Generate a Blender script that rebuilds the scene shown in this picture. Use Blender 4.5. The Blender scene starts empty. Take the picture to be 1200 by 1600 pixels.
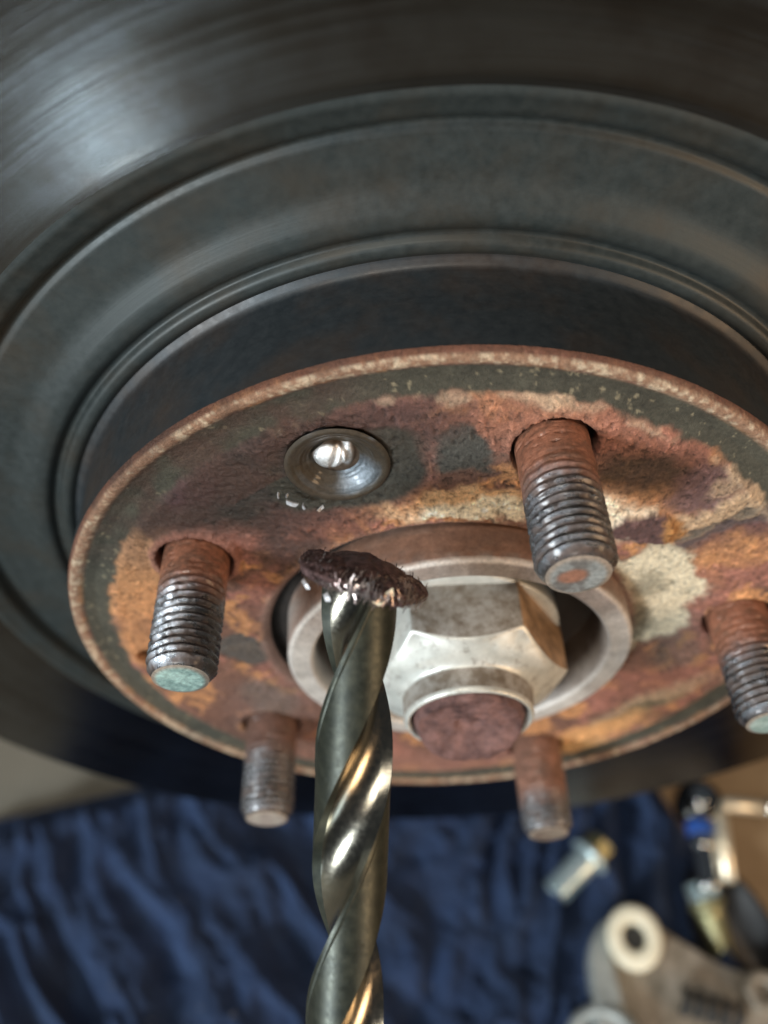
import bpy, math, random
import numpy as np
from mathutils import Vector, Matrix, Euler
S = 0.001                      # everything below is measured in millimetres
sc = bpy.context.scene
C = sc.collection
PI = math.pi

# ------------------------------------------------------------------ camera
cam_d = bpy.data.cameras.new('camera'); cam = bpy.data.objects.new('camera', cam_d); C.objects.link(cam)
cam.location = (-0.0067558, -0.093571, 0.1578691)
cam.rotation_euler = (0.6813, 0.0702, -0.0272)
cam_d.sensor_fit = 'VERTICAL'; cam_d.sensor_height = 36.0
cam_d.lens = 1354.63 / 1600 * 36
cam_d.clip_start = 0.004; cam_d.clip_end = 60
cam_d.dof.use_dof = True; cam_d.dof.focus_distance = 0.137; cam_d.dof.aperture_fstop = 9.0
sc.camera = cam

# ------------------------------------------------------------------ world and lamps
w = bpy.data.worlds.new('World'); sc.world = w; w.use_nodes = True
bg = w.node_tree.nodes['Background']
bg.inputs['Color'].default_value = (0.62, 0.72, 0.85, 1); bg.inputs['Strength'].default_value = 0.065


def area(name, loc, target, size, size_y, power, col):
    d = bpy.data.lights.new(name, 'AREA'); d.shape = 'RECTANGLE'; d.size = size; d.size_y = size_y
    d.energy = power; d.color = col
    o = bpy.data.objects.new(name, d); C.objects.link(o); o.location = loc
    o.rotation_euler = (Vector(target) - Vector(loc)).to_track_quat('-Z', 'Y').to_euler()
    return o


area('open_door_light', (-1.35, -1.45, 0.62), (0, 0, 0), 0.42, 0.5, 50, (0.86, 0.95, 1.0))
area('work_lamp', (0.95, -0.75, 0.20), (0, 0, -0.02), 0.40, 0.40, 7.0, (1.0, 0.66, 0.38))
area('driveway_light', (1.5, -2.3, -0.2), (0, 0, 0.02), 1.1, 0.35, 7, (0.72, 0.90, 1.0))
area('overhead_fill', (-0.25, -0.55, 1.3), (0, 0, -0.1), 0.5, 0.3, 9, (1.0, 0.93, 0.82))  # added overhead as a warm ambient fill

area('low_glare_lamp', (-0.241, -0.542, -0.166), (-0.046, 0.018, 0.104), 0.035, 0.08, 0.20, (0.66, 0.86, 1.0))  # unseen lamp added to throw a glare on the upper-left friction ring

sc.view_settings.view_transform = 'Standard'; sc.view_settings.look = 'None'
sc.view_settings.gamma = 1; sc.view_settings.exposure = 0.06

# ------------------------------------------------------------------ numpy noise
_rng = np.random.default_rng(7)
_T = _rng.random((256, 256))


def vnoise(x, y):
    xi = np.floor(x).astype(int); yi = np.floor(y).astype(int)
    fx = x - xi; fy = y - yi
    fx = fx * fx * (3 - 2 * fx); fy = fy * fy * (3 - 2 * fy)
    a = _T[xi & 255, yi & 255]; b = _T[(xi + 1) & 255, yi & 255]
    c = _T[xi & 255, (yi + 1) & 255]; d = _T[(xi + 1) & 255, (yi + 1) & 255]
    return (a * (1 - fx) + b * fx) * (1 - fy) + (c * (1 - fx) + d * fx) * fy


def fbm(x, y, o=4, off=0.0):
    s = 0; a = .5; t = 0
    for k in range(o):
        s = s + a * vnoise(x * 2 ** k + 17.3 * k + off, y * 2 ** k + 5.1 * k - off); t += a; a *= .55
    return s / t


def sstep(a, b, x):
    t = np.clip((x - a) / (b - a), 0, 1)
    return t * t * (3 - 2 * t)


# ------------------------------------------------------------------ helpers
def mk(name, verts, faces, m=None, parent=None, loc=(0, 0, 0), smooth=True, cols=None, rot=None):
    me = bpy.data.meshes.new(name)
    V = np.asarray(verts, float) * S
    me.from_pydata(V.tolist(), [], faces if isinstance(faces, list) else faces.tolist())
    if smooth:
        me.polygons.foreach_set('use_smooth', [True] * len(me.polygons))
    if cols is not None:
        for nm, arr in cols.items():
            at = me.color_attributes.new(nm, 'FLOAT_COLOR', 'POINT')
            a = np.ones((len(V), 4)); a[:, :arr.shape[1]] = arr
            at.data.foreach_set('color', a.ravel())
    me.update()
    o = bpy.data.objects.new(name, me); C.objects.link(o)
    o.location = Vector(loc) * S
    if rot is not None: o.rotation_euler = rot
    if parent is not None: o.parent = parent
    if m is not None: me.materials.append(m)
    return o


def tag(o, label=None, cat=None, group=None, kind=None):
    if label: o['label'] = label
    if cat: o['category'] = cat
    if group: o['group'] = group
    if kind: o['kind'] = kind
    return o


def empty(name, loc, rot=(0, 0, 0)):
    o = bpy.data.objects.new(name, None); C.objects.link(o); o.empty_display_size = .01
    o.location = Vector(loc) * S; o.rotation_euler = rot
    return o


def grid_faces(nu, nv, wrap_u=False, wrap_v=False, flip=False):
    """verts index = iu*nv + iv"""
    U = nu if wrap_u else nu - 1; Vn = nv if wrap_v else nv - 1
    iu, iv = np.meshgrid(np.arange(U), np.arange(Vn), indexing='ij')
    a = iu * nv + iv; b = ((iu + 1) % nu) * nv + iv
    c = ((iu + 1) % nu) * nv + (iv + 1) % nv; d = iu * nv + (iv + 1) % nv
    f = np.stack([a, b, c, d], -1).reshape(-1, 4)
    return f[:, ::-1] if flip else f


def fillet(prof, rad, n=3):
    """round the corners of an open profile"""
    out = [prof[0]]
    for i in range(1, len(prof) - 1):
        p0, p, p1 = map(lambda q: np.array(q, float), (prof[i - 1], prof[i], prof[i + 1]))
        a = p0 - p; b = p1 - p; la = np.linalg.norm(a); lb = np.linalg.norm(b)
        r = min(rad, la * .45, lb * .45)
        A = p + a / la * r; B = p + b / lb * r
        for k in range(n + 1):
            t = k / n
            out.append(tuple((1 - t) ** 2 * A + 2 * t * (1 - t) * p + t * t * B))
    out.append(prof[-1])
    return out


def lathe(prof, n=128, axis='y', caps=(False, False)):
    """prof: (radius, axial) pairs; returns verts, faces. Axis y (local)."""
    P = np.array(prof, float); k = len(P)
    th = np.arange(n) / n * 2 * PI
    X = P[None, :, 0] * np.cos(th)[:, None]; Z = P[None, :, 0] * np.sin(th)[:, None]
    Y = np.repeat(P[None, :, 1], n, 0)
    if axis == 'y': V = np.stack([X, Y, Z], -1).reshape(-1, 3)
    else: V = np.stack([X, -Z, Y], -1).reshape(-1, 3)
    f = grid_faces(n, k, wrap_u=True).tolist()
    V = V.tolist()
    if caps[0]: f.append([i * k for i in range(n)])
    if caps[1]: f.append([i * k + k - 1 for i in range(n)][::-1])
    return V, f


# ------------------------------------------------------------------ materials
def nodes(name):
    m = bpy.data.materials.new(name); m.use_nodes = True
    nt = m.node_tree; b = nt.nodes['Principled BSDF']
    return m, nt, b


def N(nt, t, **k):
    n = nt.nodes.new(t)
    for a, v in k.items():
        if a in n.inputs: n.inputs[a].default_value = v
        else: setattr(n, a, v)
    return n


def coords(nt, scale=(1, 1, 1)):
    tc = N(nt, 'ShaderNodeTexCoord'); mp = N(nt, 'ShaderNodeMapping')
    mp.inputs['Scale'].default_value = tuple(1000 * s for s in scale)
    nt.links.new(tc.outputs['Object'], mp.inputs['Vector'])
    return mp.outputs['Vector']


def noise(nt, vec, scale, detail=5, rough=.6):
    n = N(nt, 'ShaderNodeTexNoise'); n.inputs['Scale'].default_value = scale
    n.inputs['Detail'].default_value = detail; n.inputs['Roughness'].default_value = rough
    nt.links.new(vec, n.inputs['Vector'])
    return n.outputs['Fac']


def ramp(nt, fac, stops):
    r = N(nt, 'ShaderNodeValToRGB'); e = r.color_ramp.elements
    while len(e) < len(stops): e.new(.5)
    for i, (p, c) in enumerate(stops):
        e[i].position = p
        e[i].color = (c, c, c, 1) if np.isscalar(c) else (*c, 1)
    nt.links.new(fac, r.inputs['Fac'])
    return r.outputs['Color']


def mix(nt, a, b, fac, mode='MIX'):
    n = N(nt, 'ShaderNodeMix'); n.data_type = 'RGBA'; n.blend_type = mode
    for sock, v in ((6, a), (7, b), (0, fac)):
        if hasattr(v, 'is_output'): nt.links.new(v, n.inputs[sock])
        elif sock == 0: n.inputs[0].default_value = v
        else: n.inputs[sock].default_value = (*v, 1)
    return n.outputs[2]


def bump(nt, b, h, dist, strength=1.0):
    n = N(nt, 'ShaderNodeBump'); n.inputs['Strength'].default_value = strength
    n.inputs['Distance'].default_value = dist * S
    nt.links.new(h, n.inputs['Height']); nt.links.new(n.outputs['Normal'], b.inputs['Normal'])
    return n


def metal(name, c0, c1, rough=(.25, .5), scale=.4, metallic=1.0, bmp=.04, bscale=1.5, stops=(.35, .65), coat=0., dirt=0.):
    m, nt, b = nodes(name); v = coords(nt)
    f = noise(nt, v, scale, 6, .65)
    bc = ramp(nt, f, [(stops[0], c0), (stops[1], c1)])
    if dirt:
        dm = ramp(nt, noise(nt, v, scale * 1.3, 8, .78), [(.54, 0.), (.66, dirt)])
        bc = mix(nt, bc, (.13, .085, .055), dm)
    nt.links.new(bc, b.inputs['Base Color'])
    g = noise(nt, v, scale * 2.3, 5, .6)
    nt.links.new(ramp(nt, g, [(.3, rough[0]), (.7, rough[1])]), b.inputs['Roughness'])
    b.inputs['Metallic'].default_value = metallic
    b.inputs['Coat Weight'].default_value = coat
    if bmp: bump(nt, b, noise(nt, v, bscale, 6, .7), bmp)
    return m


def vcol(name, bmp=.12, fine=.5, bscale=2.2, coat=0.):
    """colour from 'Col', roughness/metallic from 'Surf' vertex attributes (computed procedurally below)"""
    m, nt, b = nodes(name); v = coords(nt)
    b.inputs['Coat Weight'].default_value = coat; b.inputs['Coat Roughness'].default_value = .16
    a = N(nt, 'ShaderNodeAttribute', attribute_name='Col')
    s = N(nt, 'ShaderNodeAttribute', attribute_name='Surf')
    sp = N(nt, 'ShaderNodeSeparateColor'); nt.links.new(s.outputs['Color'], sp.inputs[0])
    n1 = noise(nt, v, 1.3, 6, .75)
    mod = ramp(nt, n1, [(.28, 1 - fine * .75), (.5, 1.0), (.74, 1 + fine * .75)])
    # values over one are clamped by a ramp, so scale afterwards
    mod2 = N(nt, 'ShaderNodeMapRange'); nt.links.new(n1, mod2.inputs[0])
    mod2.inputs[1].default_value = .28; mod2.inputs[2].default_value = .72
    mod2.inputs[3].default_value = 1 - fine; mod2.inputs[4].default_value = 1 + fine
    nt.links.new(mix(nt, a.outputs['Color'], mod2.outputs[0], 1.0, 'MULTIPLY'), b.inputs['Base Color'])
    nt.links.new(sp.outputs[0], b.inputs['Roughness'])
    nt.links.new(sp.outputs[1], b.inputs['Metallic'])
    bump(nt, b, noise(nt, v, bscale, 8, .75), bmp)
    return m


def rotor_iron(name, c0, c1, rough, conc=.02, cs=2.2, metallic=.8, rustamt=.5, rust=(.09, .045, .022), aniso=0., polar=False):
    """turned cast iron: grooves run in rings round the axle (object y axis)"""
    m, nt, b = nodes(name); v = coords(nt)
    sx = N(nt, 'ShaderNodeSeparateXYZ'); nt.links.new(v, sx.inputs[0])
    cx = N(nt, 'ShaderNodeCombineXYZ')
    nt.links.new(sx.outputs[0], cx.inputs[0]); nt.links.new(sx.outputs[2], cx.inputs[1])
    ln = N(nt, 'ShaderNodeVectorMath', operation='LENGTH'); nt.links.new(cx.outputs[0], ln.inputs[0])
    at = N(nt, 'ShaderNodeMath', operation='ARCTAN2')
    nt.links.new(sx.outputs[2], at.inputs[0]); nt.links.new(sx.outputs[0], at.inputs[1])
    pc = N(nt, 'ShaderNodeCombineXYZ')
    ra = N(nt, 'ShaderNodeMath', operation='MULTIPLY'); ra.inputs[1].default_value = 1.6
    nt.links.new(at.outputs[0], ra.inputs[0])
    nt.links.new(ln.outputs['Value'], pc.inputs[0]); nt.links.new(ra.outputs[0], pc.inputs[1]); nt.links.new(sx.outputs[1], pc.inputs[2])
    ring = noise(nt, pc.outputs[0], cs, 6, .7)
    f = noise(nt, v, .06, 5, .6); f2 = noise(nt, pc.outputs[0] if polar else v, .35 if polar else .5, 6, .7)
    col = ramp(nt, f2, [(.3, c0), (.7, c1)])
    rm = ramp(nt, f, [(.5 - .1 * rustamt, 0.), (.72, min(1., rustamt))])
    col = mix(nt, col, rust, rm)
    nt.links.new(col, b.inputs['Base Color'])
    if aniso:
        tn = N(nt, 'ShaderNodeTangent'); tn.direction_type = 'RADIAL'; tn.axis = 'Y'
        nt.links.new(tn.outputs[0], b.inputs['Tangent']); b.inputs['Anisotropic'].default_value = aniso
    b.inputs['Metallic'].default_value = metallic
    nt.links.new(ramp(nt, f2, [(.3, rough[0]), (.7, rough[1])]), b.inputs['Roughness'])
    ad = N(nt, 'ShaderNodeMath', operation='MULTIPLY_ADD'); ad.inputs[1].default_value = .1 if polar else .35
    nt.links.new(noise(nt, v, 1.6, 6, .7), ad.inputs[0]); nt.links.new(ring, ad.inputs[2])
    bump(nt, b, ad.outputs[0], conc)
    return m


M = {}
M['friction'] = rotor_iron('friction_iron', (.078, .072, .066), (.14, .14, .14), (.15, .25), conc=.05, cs=.45, metallic=1.0, rustamt=.6, rust=(.055, .038, .027), polar=True)
M['hat_iron'] = rotor_iron('painted_iron', (.019, .025, .025), (.034, .041, .040), (.42, .55), conc=.04, cs=.6, metallic=.3, rustamt=.6, rust=(.040, .028, .016))
M['hat_wall'] = rotor_iron('painted_iron_wall', (.018, .023, .027), (.03, .036, .040), (.38, .55), conc=.05, cs=.6, metallic=.3, rustamt=.5, rust=(.06, .035, .02))
M['rust_face'] = vcol('rusty_face', bmp=.45, fine=.5, bscale=1.9)
M['pilot_surf'] = vcol('stained_pilot', bmp=.2, fine=.32, bscale=1.2)
M['stud'] = vcol('stud_steel', bmp=.14, fine=.5, bscale=3.0, coat=.35)
M['nut'] = metal('pale_zinc', (.56, .56, .51), (.74, .73, .67), (.3, .5), .25, .35, .05, 1.2, dirt=.6)
M['nut_shade_facet'] = metal('shaded_zinc', (.20, .16, .12), (.40, .37, .33), (.35, .6), .35, .3, .05, 1.6, stops=(.38, .6), dirt=.5)  # same zinc painted browner for the shade on upward sides, plus dirt
M['nut_warm_bounce'] = metal('warm_lit_zinc', (.20, .12, .065), (.44, .27, .15), (.35, .55), .3, .3, .05, 1.6, stops=(.35, .6))  # same zinc with warm reflected light painted into its colour
M['pilot'] = metal('dirty_pale_steel', (.34, .26, .21), (.60, .57, .53), (.35, .6), .12, .45, .05, 1.4, stops=(.35, .6))
M['axle'] = metal('rusty_axle_end', (.045, .020, .020), (.29, .15, .13), (.45, .8), .28, .15, .6, 1.2, stops=(.3, .7))
M['dark'] = metal('near_black_metal', (.010, .008, .007), (.03, .022, .018), (.5, .8), .3, .2, .1, 1.0)  # near-black tone for the bore gap and hub flange
M['drill'] = metal('polished_tool_steel', (.27, .255, .21), (.34, .31, .25), (.16, .26), .6, 1.0, .006, 1.2)
M['drill_land'] = metal('oxide_tool_steel', (.022, .026, .020), (.048, .052, .038), (.34, .50), .5, .5, .01, 2.2)
def grind(m, amt=.02):
    nt = m.node_tree; b = nt.nodes['Principled BSDF']
    v = coords(nt, (.5, .5, 5.0)); bump(nt, b, noise(nt, v, 1.1, 6, .75), amt)


grind(M['drill'], .012); grind(M['drill_land'], .02)
M['swarf'] = metal('brown_swarf', (.030, .017, .017), (.17, .10, .095), (.42, .65), .9, .6, .3, 2.5)
M['swarf_fibre'] = metal('shiny_swarf', (.20, .14, .13), (.62, .55, .52), (.2, .35), .2, .9, 0)
M['bright'] = metal('fresh_cut_steel', (.68, .70, .74), (.86, .88, .9), (.12, .26), .5, 1.0, .04, .9)
M['chip'] = metal('bright_chip_steel', (.42, .42, .44), (.70, .70, .72), (.25, .4), .9, .5, 0)
M['cone'] = metal('drilled_steel', (.20, .21, .22), (.42, .44, .46), (.16, .34), .3, 1.0, .04, .8)
M['darkchrome'] = metal('black_chrome', (.05, .05, .05), (.12, .12, .11), (.15, .3), .1, 1.0, 0)
M['chrome'] = metal('chrome', (.62, .62, .6), (.78, .78, .76), (.06, .14), .1, 1.0, 0)
M['blue_band'] = metal('blue_plastic', (.02, .06, .26), (.03, .10, .38), (.3, .4), .2, 0., 0)
M['pale_bar'] = metal('pale_reflection', (.62, .54, .40), (.80, .72, .56), (.25, .4), .2, .6, .02, 1.)  # cream tone of the reflection that the L-shaped bar stands for
M['teal_zinc'] = metal('blue_zinc', (.42, .58, .62), (.66, .76, .76), (.25, .4), .25, .6, .03, 1.)
M['olive'] = metal('olive_zinc', (.22, .21, .10), (.36, .34, .2), (.3, .5), .3, .7, .03, 1.)
M['cast'] = metal('cast_iron', (.17, .14, .10), (.36, .31, .25), (.5, .75), .12, .2, .25, .6)
M['castgrey'] = metal('grey_cast', (.24, .26, .25), (.42, .44, .42), (.4, .6), .12, .3, .15, .6)
M['bush'] = metal('cream_bushing', (.70, .63, .46), (.85, .78, .6), (.4, .55), .15, 0., .05, .6)
M['rubber'] = metal('black_rubber', (.012, .012, .013), (.03, .03, .03), (.4, .6), .2, 0., .1, .6)


def mat_towel():
    m, nt, b = nodes('blue_terry'); v = coords(nt)
    f = noise(nt, v, .03, 5, .65); g = noise(nt, v, .35, 7, .8)
    col = ramp(nt, f, [(.32, (.010, .024, .072)), (.68, (.024, .056, .17))])
    md = ramp(nt, g, [(.3, .45), (.7, 1.)])
    nt.links.new(mix(nt, col, md, 1.0, 'MULTIPLY'), b.inputs['Base Color'])
    b.inputs['Roughness'].default_value = .95
    b.inputs['Sheen Weight'].default_value = .22; b.inputs['Sheen Tint'].default_value = (.25, .45, .9, 1)
    bump(nt, b, noise(nt, v, .5, 8, .9), 3.0)
    return m


M['towel'] = mat_towel()


def mat_ground():
    m, nt, b = nodes('concrete'); v = coords(nt)
    f = noise(nt, v, .012, 7, .6); g = noise(nt, v, .5, 6, .8)
    col = ramp(nt, f, [(.3, (.17, .155, .12)), (.7, (.26, .235, .185))])
    nt.links.new(mix(nt, col, ramp(nt, g, [(.3, .6), (.7, 1.)]), 1.0, 'MULTIPLY'), b.inputs['Base Color'])
    b.inputs['Roughness'].default_value = .85
    bump(nt, b, g, .5)
    return m


M['ground'] = mat_ground()
M['card'] = metal('brown_card', (.26, .17, .09), (.36, .25, .14), (.7, .85), .03, 0., .1, .3)

# ------------------------------------------------------------------ the ground
FZ = -300.0
tag(mk('ground', [(-6000, -6000, FZ), (6000, -6000, FZ), (6000, 6000, FZ), (-6000, 6000, FZ)], [[0, 1, 2, 3]], M['ground'], smooth=False), kind='structure')

# ------------------------------------------------------------------ cardboard sheet, right
def slab(outline, z0, z1):
    n = len(outline)
    V = [(x, y, z0) for x, y in outline] + [(x, y, z1) for x, y in outline]
    F = [[i, (i + 1) % n, n + (i + 1) % n, n + i] for i in range(n)] + [list(range(n, 2 * n)), list(range(n))[::-1]]
    return V, F


V, F = slab([(70, -230), (330, -250), (345, 210), (88, 190)], FZ + .6, FZ + 4)
tag(mk('cardboard_sheet', V, F, M['card'], smooth=False),
    'flat brown cardboard sheet on the ground under the right edge of the blue towel', 'cardboard')

# ------------------------------------------------------------------ blue towel with folds
def towel():
    nu, nv = 420, 330
    u = np.linspace(0, 1, nu)[:, None] + np.zeros((1, nv)); v = np.linspace(0, 1, nv)[None, :] + np.zeros((nu, 1))
    # left and right edges (x) as functions of y, far edge follows the slanting corner
    y = -175 + v * 272
    xl = np.interp(y, [-175, -90, -20, 60, 97], [-228, -214, -235, -262, -275])
    xr = np.interp(y, [-175, -40, 0, 26, 56, 80, 97], [172, 152, 131, 121, 117, 106, 98])
    x = xl + (xr - xl) * u
    # far edge slants: left end lies nearer
    far = np.interp(x, [-275, -244, -168, -60, 120], [62, 77, 91, 110, 96])
    y = -175 + v * (far + 175)
    x = x + 3.5 * (fbm(y * .03, x * .01, 3) - .5)
    wx = 26 * (fbm(x * .012, y * .012, 3, 3.) - .5); wy = 26 * (fbm(x * .012, y * .012, 3, 9.) - .5)
    # two fold families: diagonal on the left, steep on the right
    a1 = (x + wx) * .80 + (y + wy) * .60; a2 = (x + wx) * .97 - (y + wy) * .22
    b1 = -(x + wx) * .60 + (y + wy) * .80
    n1 = fbm(a1 * .034, b1 * .009, 3, 2.); n2 = fbm(a2 * .038, (y + wy) * .009, 3, 21.)
    r1 = 1 - np.abs(n1 - .5) * 4.2; r2 = 1 - np.abs(n2 - .5) * 4.2
    k = sstep(-80, 20, x)
    h = (1 - k) * np.clip(r1, -.35, 1) + k * np.clip(r2, -.35, 1)
    edge = np.minimum(np.minimum(u, 1 - u) * (xr - xl), (1 - v) * 250)
    z = 7 + 12.5 * h + 6 * (fbm(x * .02, y * .02, 2, 40.) - .5) + 5.2 * (.5 - np.abs(fbm(a1 * .075 + 9, b1 * .04, 3, 60.) - .5) * 2.6) + 1.6 * (fbm(x * .25, y * .25, 4, 5.) - .5)
    z = np.maximum(z, 3.2) * sstep(-2, 16, edge) + 3.5 * (1 - sstep(-2, 16, edge)) + 1.6
    top = np.stack([x, y, FZ + z + 2.5], -1).reshape(-1, 3)
    bot = top[:, :] - np.array([0, 0, 2.2])
    F = grid_faces(nu, nv).tolist()
    n = nu * nv
    ring = [i * nv for i in range(nu)] + [(nu - 1) * nv + j for j in range(1, nv)] + [i * nv + nv - 1 for i in range(nu - 2, -1, -1)] + [j for j in range(nv - 2, 0, -1)]
    V = np.concatenate([top, bot[ring]]); m = len(ring)
    F += [[ring[i], n + i, n + (i + 1) % m, ring[(i + 1) % m]] for i in range(m)]
    return mk('blue_towel', V, F, M['towel'])


tag(towel(), 'crumpled navy blue terry towel lying on the ground below the rotor', 'towel')

# ------------------------------------------------------------------ brake rotor
ROT = np.array([-2.31, 0, 0.0])
rotor = tag(empty('brake_rotor', ROT, (-0.0172, 0, -0.0098)),
            'rusty brake rotor with dark hat, seen from above with wheel studs standing through it', 'brake rotor')

STUDS = [(57.15 * math.cos(1.2943 + k * 2 * PI / 5), 57.15 * math.sin(1.2943 + k * 2 * PI / 5)) for k in range(5)]
SCREW = (-19.0, 54.6)


def cs(*v): return np.array(v)


ORANGE = cs(.50, .235, .10); RED = cs(.30, .125, .09); BROWN = cs(.17, .082, .055); DARK = cs(.040, .032, .026)
GREY = cs(.105, .095, .078); CREAM = cs(.78, .67, .48); PURP = cs(.12, .055, .055); TAN = cs(.42, .29, .18); OLIVE = cs(.12, .105, .07)


def blob(X, Z, x, z, rx, rz, rot=0., edge=.48):
    """soft mask, 1 inside an ellipse"""
    c, s = math.cos(rot), math.sin(rot)
    dx = X - x; dz = Z - z
    a = (dx * c + dz * s) / rx; b = (-dx * s + dz * c) / rz
    return 1 - sstep(1 - edge, 1 + edge, np.sqrt(a * a + b * b))


def face_paint(X, Z):
    r = np.hypot(X - ROT[0], Z - ROT[2])
    wx = 7 * (fbm(X * .14, Z * .14, 4, 1.) - .5) + 3.0 * (fbm(X * .5, Z * .5, 5, 11.) - .5)
    wz = 7 * (fbm(X * .14, Z * .14, 4, 31.) - .5) + 3.0 * (fbm(X * .5, Z * .5, 5, 51.) - .5)
    x = X + wx; z = Z + wz
    n = fbm(x * .10, z * .10, 4, 8.)[..., None]; n2 = fbm(x * .25, z * .25, 4, 71.)[..., None]
    col = BROWN * (1 - sstep(.42, .6, n)) + RED * sstep(.42, .6, n)
    col = col * (1 - sstep(.52, .68, n2)) + ORANGE * sstep(.52, .68, n2)
    hgt = (n[..., 0] - .5) * .9 + (n2[..., 0] - .5) * .5
    rough = np.full(X.shape, .72)

    def lay(mask, c, amt=1., dh=0.):
        nonlocal col, hgt
        mk_ = np.clip(mask * amt, 0, 1)
        col = col * (1 - mk_[..., None]) + c * mk_[..., None]
        hgt = hgt + mask * dh
    B = lambda *a, **k: blob(x, z, *a, **k)
    # broad regions, clockwise from the top
    lay(B(20, 60, 26, 8, -.25), cs(.34, .15, .09), .8)              # pink-red rust along the top right
    lay(B(34, 53, 20, 9, -.6), RED, .6)
    lay(B(47, 45, 13, 7, .75), PURP, .9)                             # purple patch, upper right
    lay(B(45, 52, 9, 3.2, -.9), ORANGE, .7)
    lay(B(56, 38, 16, 3.2, .62), TAN, .9, .35)                       # slanting ridges on the right
    lay(B(57, 33, 18, 2.6, .55), PURP, .9, -.4)
    lay(B(50, 36.5, 16, 1.5, .6), GREY, .8, -.3)
    lay(B(54, 25, 13, 4.5, .35), ORANGE, .65)
    lay(B(50, 15, 10, 5, .3), RED, .75)
    lay(B(30, 47, 9, 5, -.3), cs(.06, .045, .03), .85)              # shadow of the upper stud painted to its right
    lay(B(26, 38, 12, 7, .1), ORANGE, .85)
    lay(B(44, 60, 24, 3.5, -.62), cs(.52, .33, .2), .75, .3); lay(B(20, 66, 20, 2, -.2), cs(.55, .38, .25), .7, .3)
    lay(B(52, 44, 12, 2.2, .7), cs(.55, .36, .2), .8, .4); lay(B(44, 5, 6, 10, 0), cs(.26, .14, .11), .6)
    lay(B(1, 42.5, 13, 3.8, 0, edge=.25), cs(.72, .46, .25), .95)
    lay(B(3, 41.2, 11, 2.4, 0, edge=.4), cs(.85, .76, .58), 1., .3)
    lay(B(-7, 43.5, 3, 4.5, 0), ORANGE, .6)
    lay(B(-1, 55.5, 7.5, 5.2, .1, edge=.15), GREY * .85, 1., -.35)   # flat grey patch left of the upper stud
    lay(B(-8, 55, 3.6, 10, 0), RED * .8, .9)
    lay(B(-10, 64, 7, 4.5, 0), cs(.13, .06, .055), .8)
    lay(B(28, 37, 4, 6, .4), cs(.82, .68, .50), .9)
    lay(B(41.5, 42.5, 8, 5.5, .6), cs(.16, .09, .085), .85)
    lay(B(46.5, 37.2, 14, 2.5, .56, edge=.3), cs(.46, .31, .19), 1., 1.1)
    lay(B(49, 31.6, 13, 1.7, .53, edge=.35), cs(.11, .075, .07), 1., -.6)
    lay(B(53, 50, 12, 2.6, .75, edge=.3), cs(.44, .30, .19), .9, .8)
    # cream metal right of the centre bore
    lay(B(38.5, 11, 9.0, 16, .18, edge=.10), CREAM * .92, 1., -.5)
    an = np.degrees(np.arctan2(Z, X)); rb = r + 2.0 * (fbm(X * .4, Z * .4, 4, 33.) - .5)
    lay((1 - sstep(39.5, 41.2, rb)) * sstep(-62, -48, an) * (1 - sstep(38, 50, an)), CREAM * .8, .9)
    lay(B(39, 23, 4, 5, 0, edge=.3), CREAM * .85, .8)
    lay(B(37, 14, 3, 4, 0), OLIVE, .6); lay(B(37, 3, 3, 5, .3), OLIVE, .7)
    lay(B(33, 32.5, 5, 3.6, -.7, edge=.2), cs(.10, .05, .045), 1., 1.6)   # raised scale of rust
    lay(B(37.5, 31, 3.4, 2.4, -.9, edge=.3), cs(.34, .15, .045), 1., .6)
    # lower right
    lay(B(45, -24, 14, 8, .5), RED, .7)
    lay(B(47, -10, 5, 8, .1), GREY * .9, .6)
    lay(B(44, -34, 16, 3.2, .75), TAN, .85, .3)
    lay(B(40, -40, 15, 2.4, .7), cs(.10, .085, .05), .9, -.3)
    lay(B(33, -48, 16, 4, .62), cs(.62, .32, .13), 1.)
    lay(B(25, -58, 15, 3, .4), cs(.62, .38, .16), .85)
    lay(B(-2, -60, 24, 8, 0), cs(.34, .15, .105), .75)
    lay(B(-33, -52, 16, 8, -.6), cs(.20, .10, .07), .85)
    lay(B(-44, -28, 10, 14, .3), cs(.17, .095, .075), .85)
    lay(B(-43, -22, 6, 8, .3), cs(.13, .115, .10), .5)
    lay(B(-45.7, 0, 5.2, 7.0, .2, edge=.12), cs(.085, .075, .065), .95, -.25)    # dull grey oval, left
    lay(B(-34, 12, 8, 10, 0), cs(.20, .085, .06), .7)
    # left: orange rust by the rim
    lay(B(-60, 20, 8, 20, -.1), ORANGE, .95)
    lay(B(-58, 8, 7, 7, 0), cs(.26, .12, .06), .8)
    lay(B(-64, -4, 5, 12, .1), ORANGE * .9, .9)
    lay(B(-57, 35, 6, 6, .6), cs(.36, .19, .10), .8)
    # oily dark sector, upper left
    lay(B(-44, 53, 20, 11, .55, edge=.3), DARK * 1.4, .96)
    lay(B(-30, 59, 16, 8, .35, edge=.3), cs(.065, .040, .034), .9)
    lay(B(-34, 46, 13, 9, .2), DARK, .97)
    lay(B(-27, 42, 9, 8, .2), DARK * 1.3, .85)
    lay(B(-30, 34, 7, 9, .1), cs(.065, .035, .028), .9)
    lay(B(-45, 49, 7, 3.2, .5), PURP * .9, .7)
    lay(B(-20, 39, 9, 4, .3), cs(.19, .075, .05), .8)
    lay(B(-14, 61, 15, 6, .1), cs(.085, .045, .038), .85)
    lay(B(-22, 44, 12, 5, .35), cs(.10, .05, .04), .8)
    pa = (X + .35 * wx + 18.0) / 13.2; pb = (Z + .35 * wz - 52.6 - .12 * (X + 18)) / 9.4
    lay(1 - sstep(.88, 1.08, (np.abs(pa) ** 3.4 + np.abs(pb) ** 3.4) ** (1 / 3.4)), cs(.048, .045, .034), .97, -.3)   # wet grey pad round the screw
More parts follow.
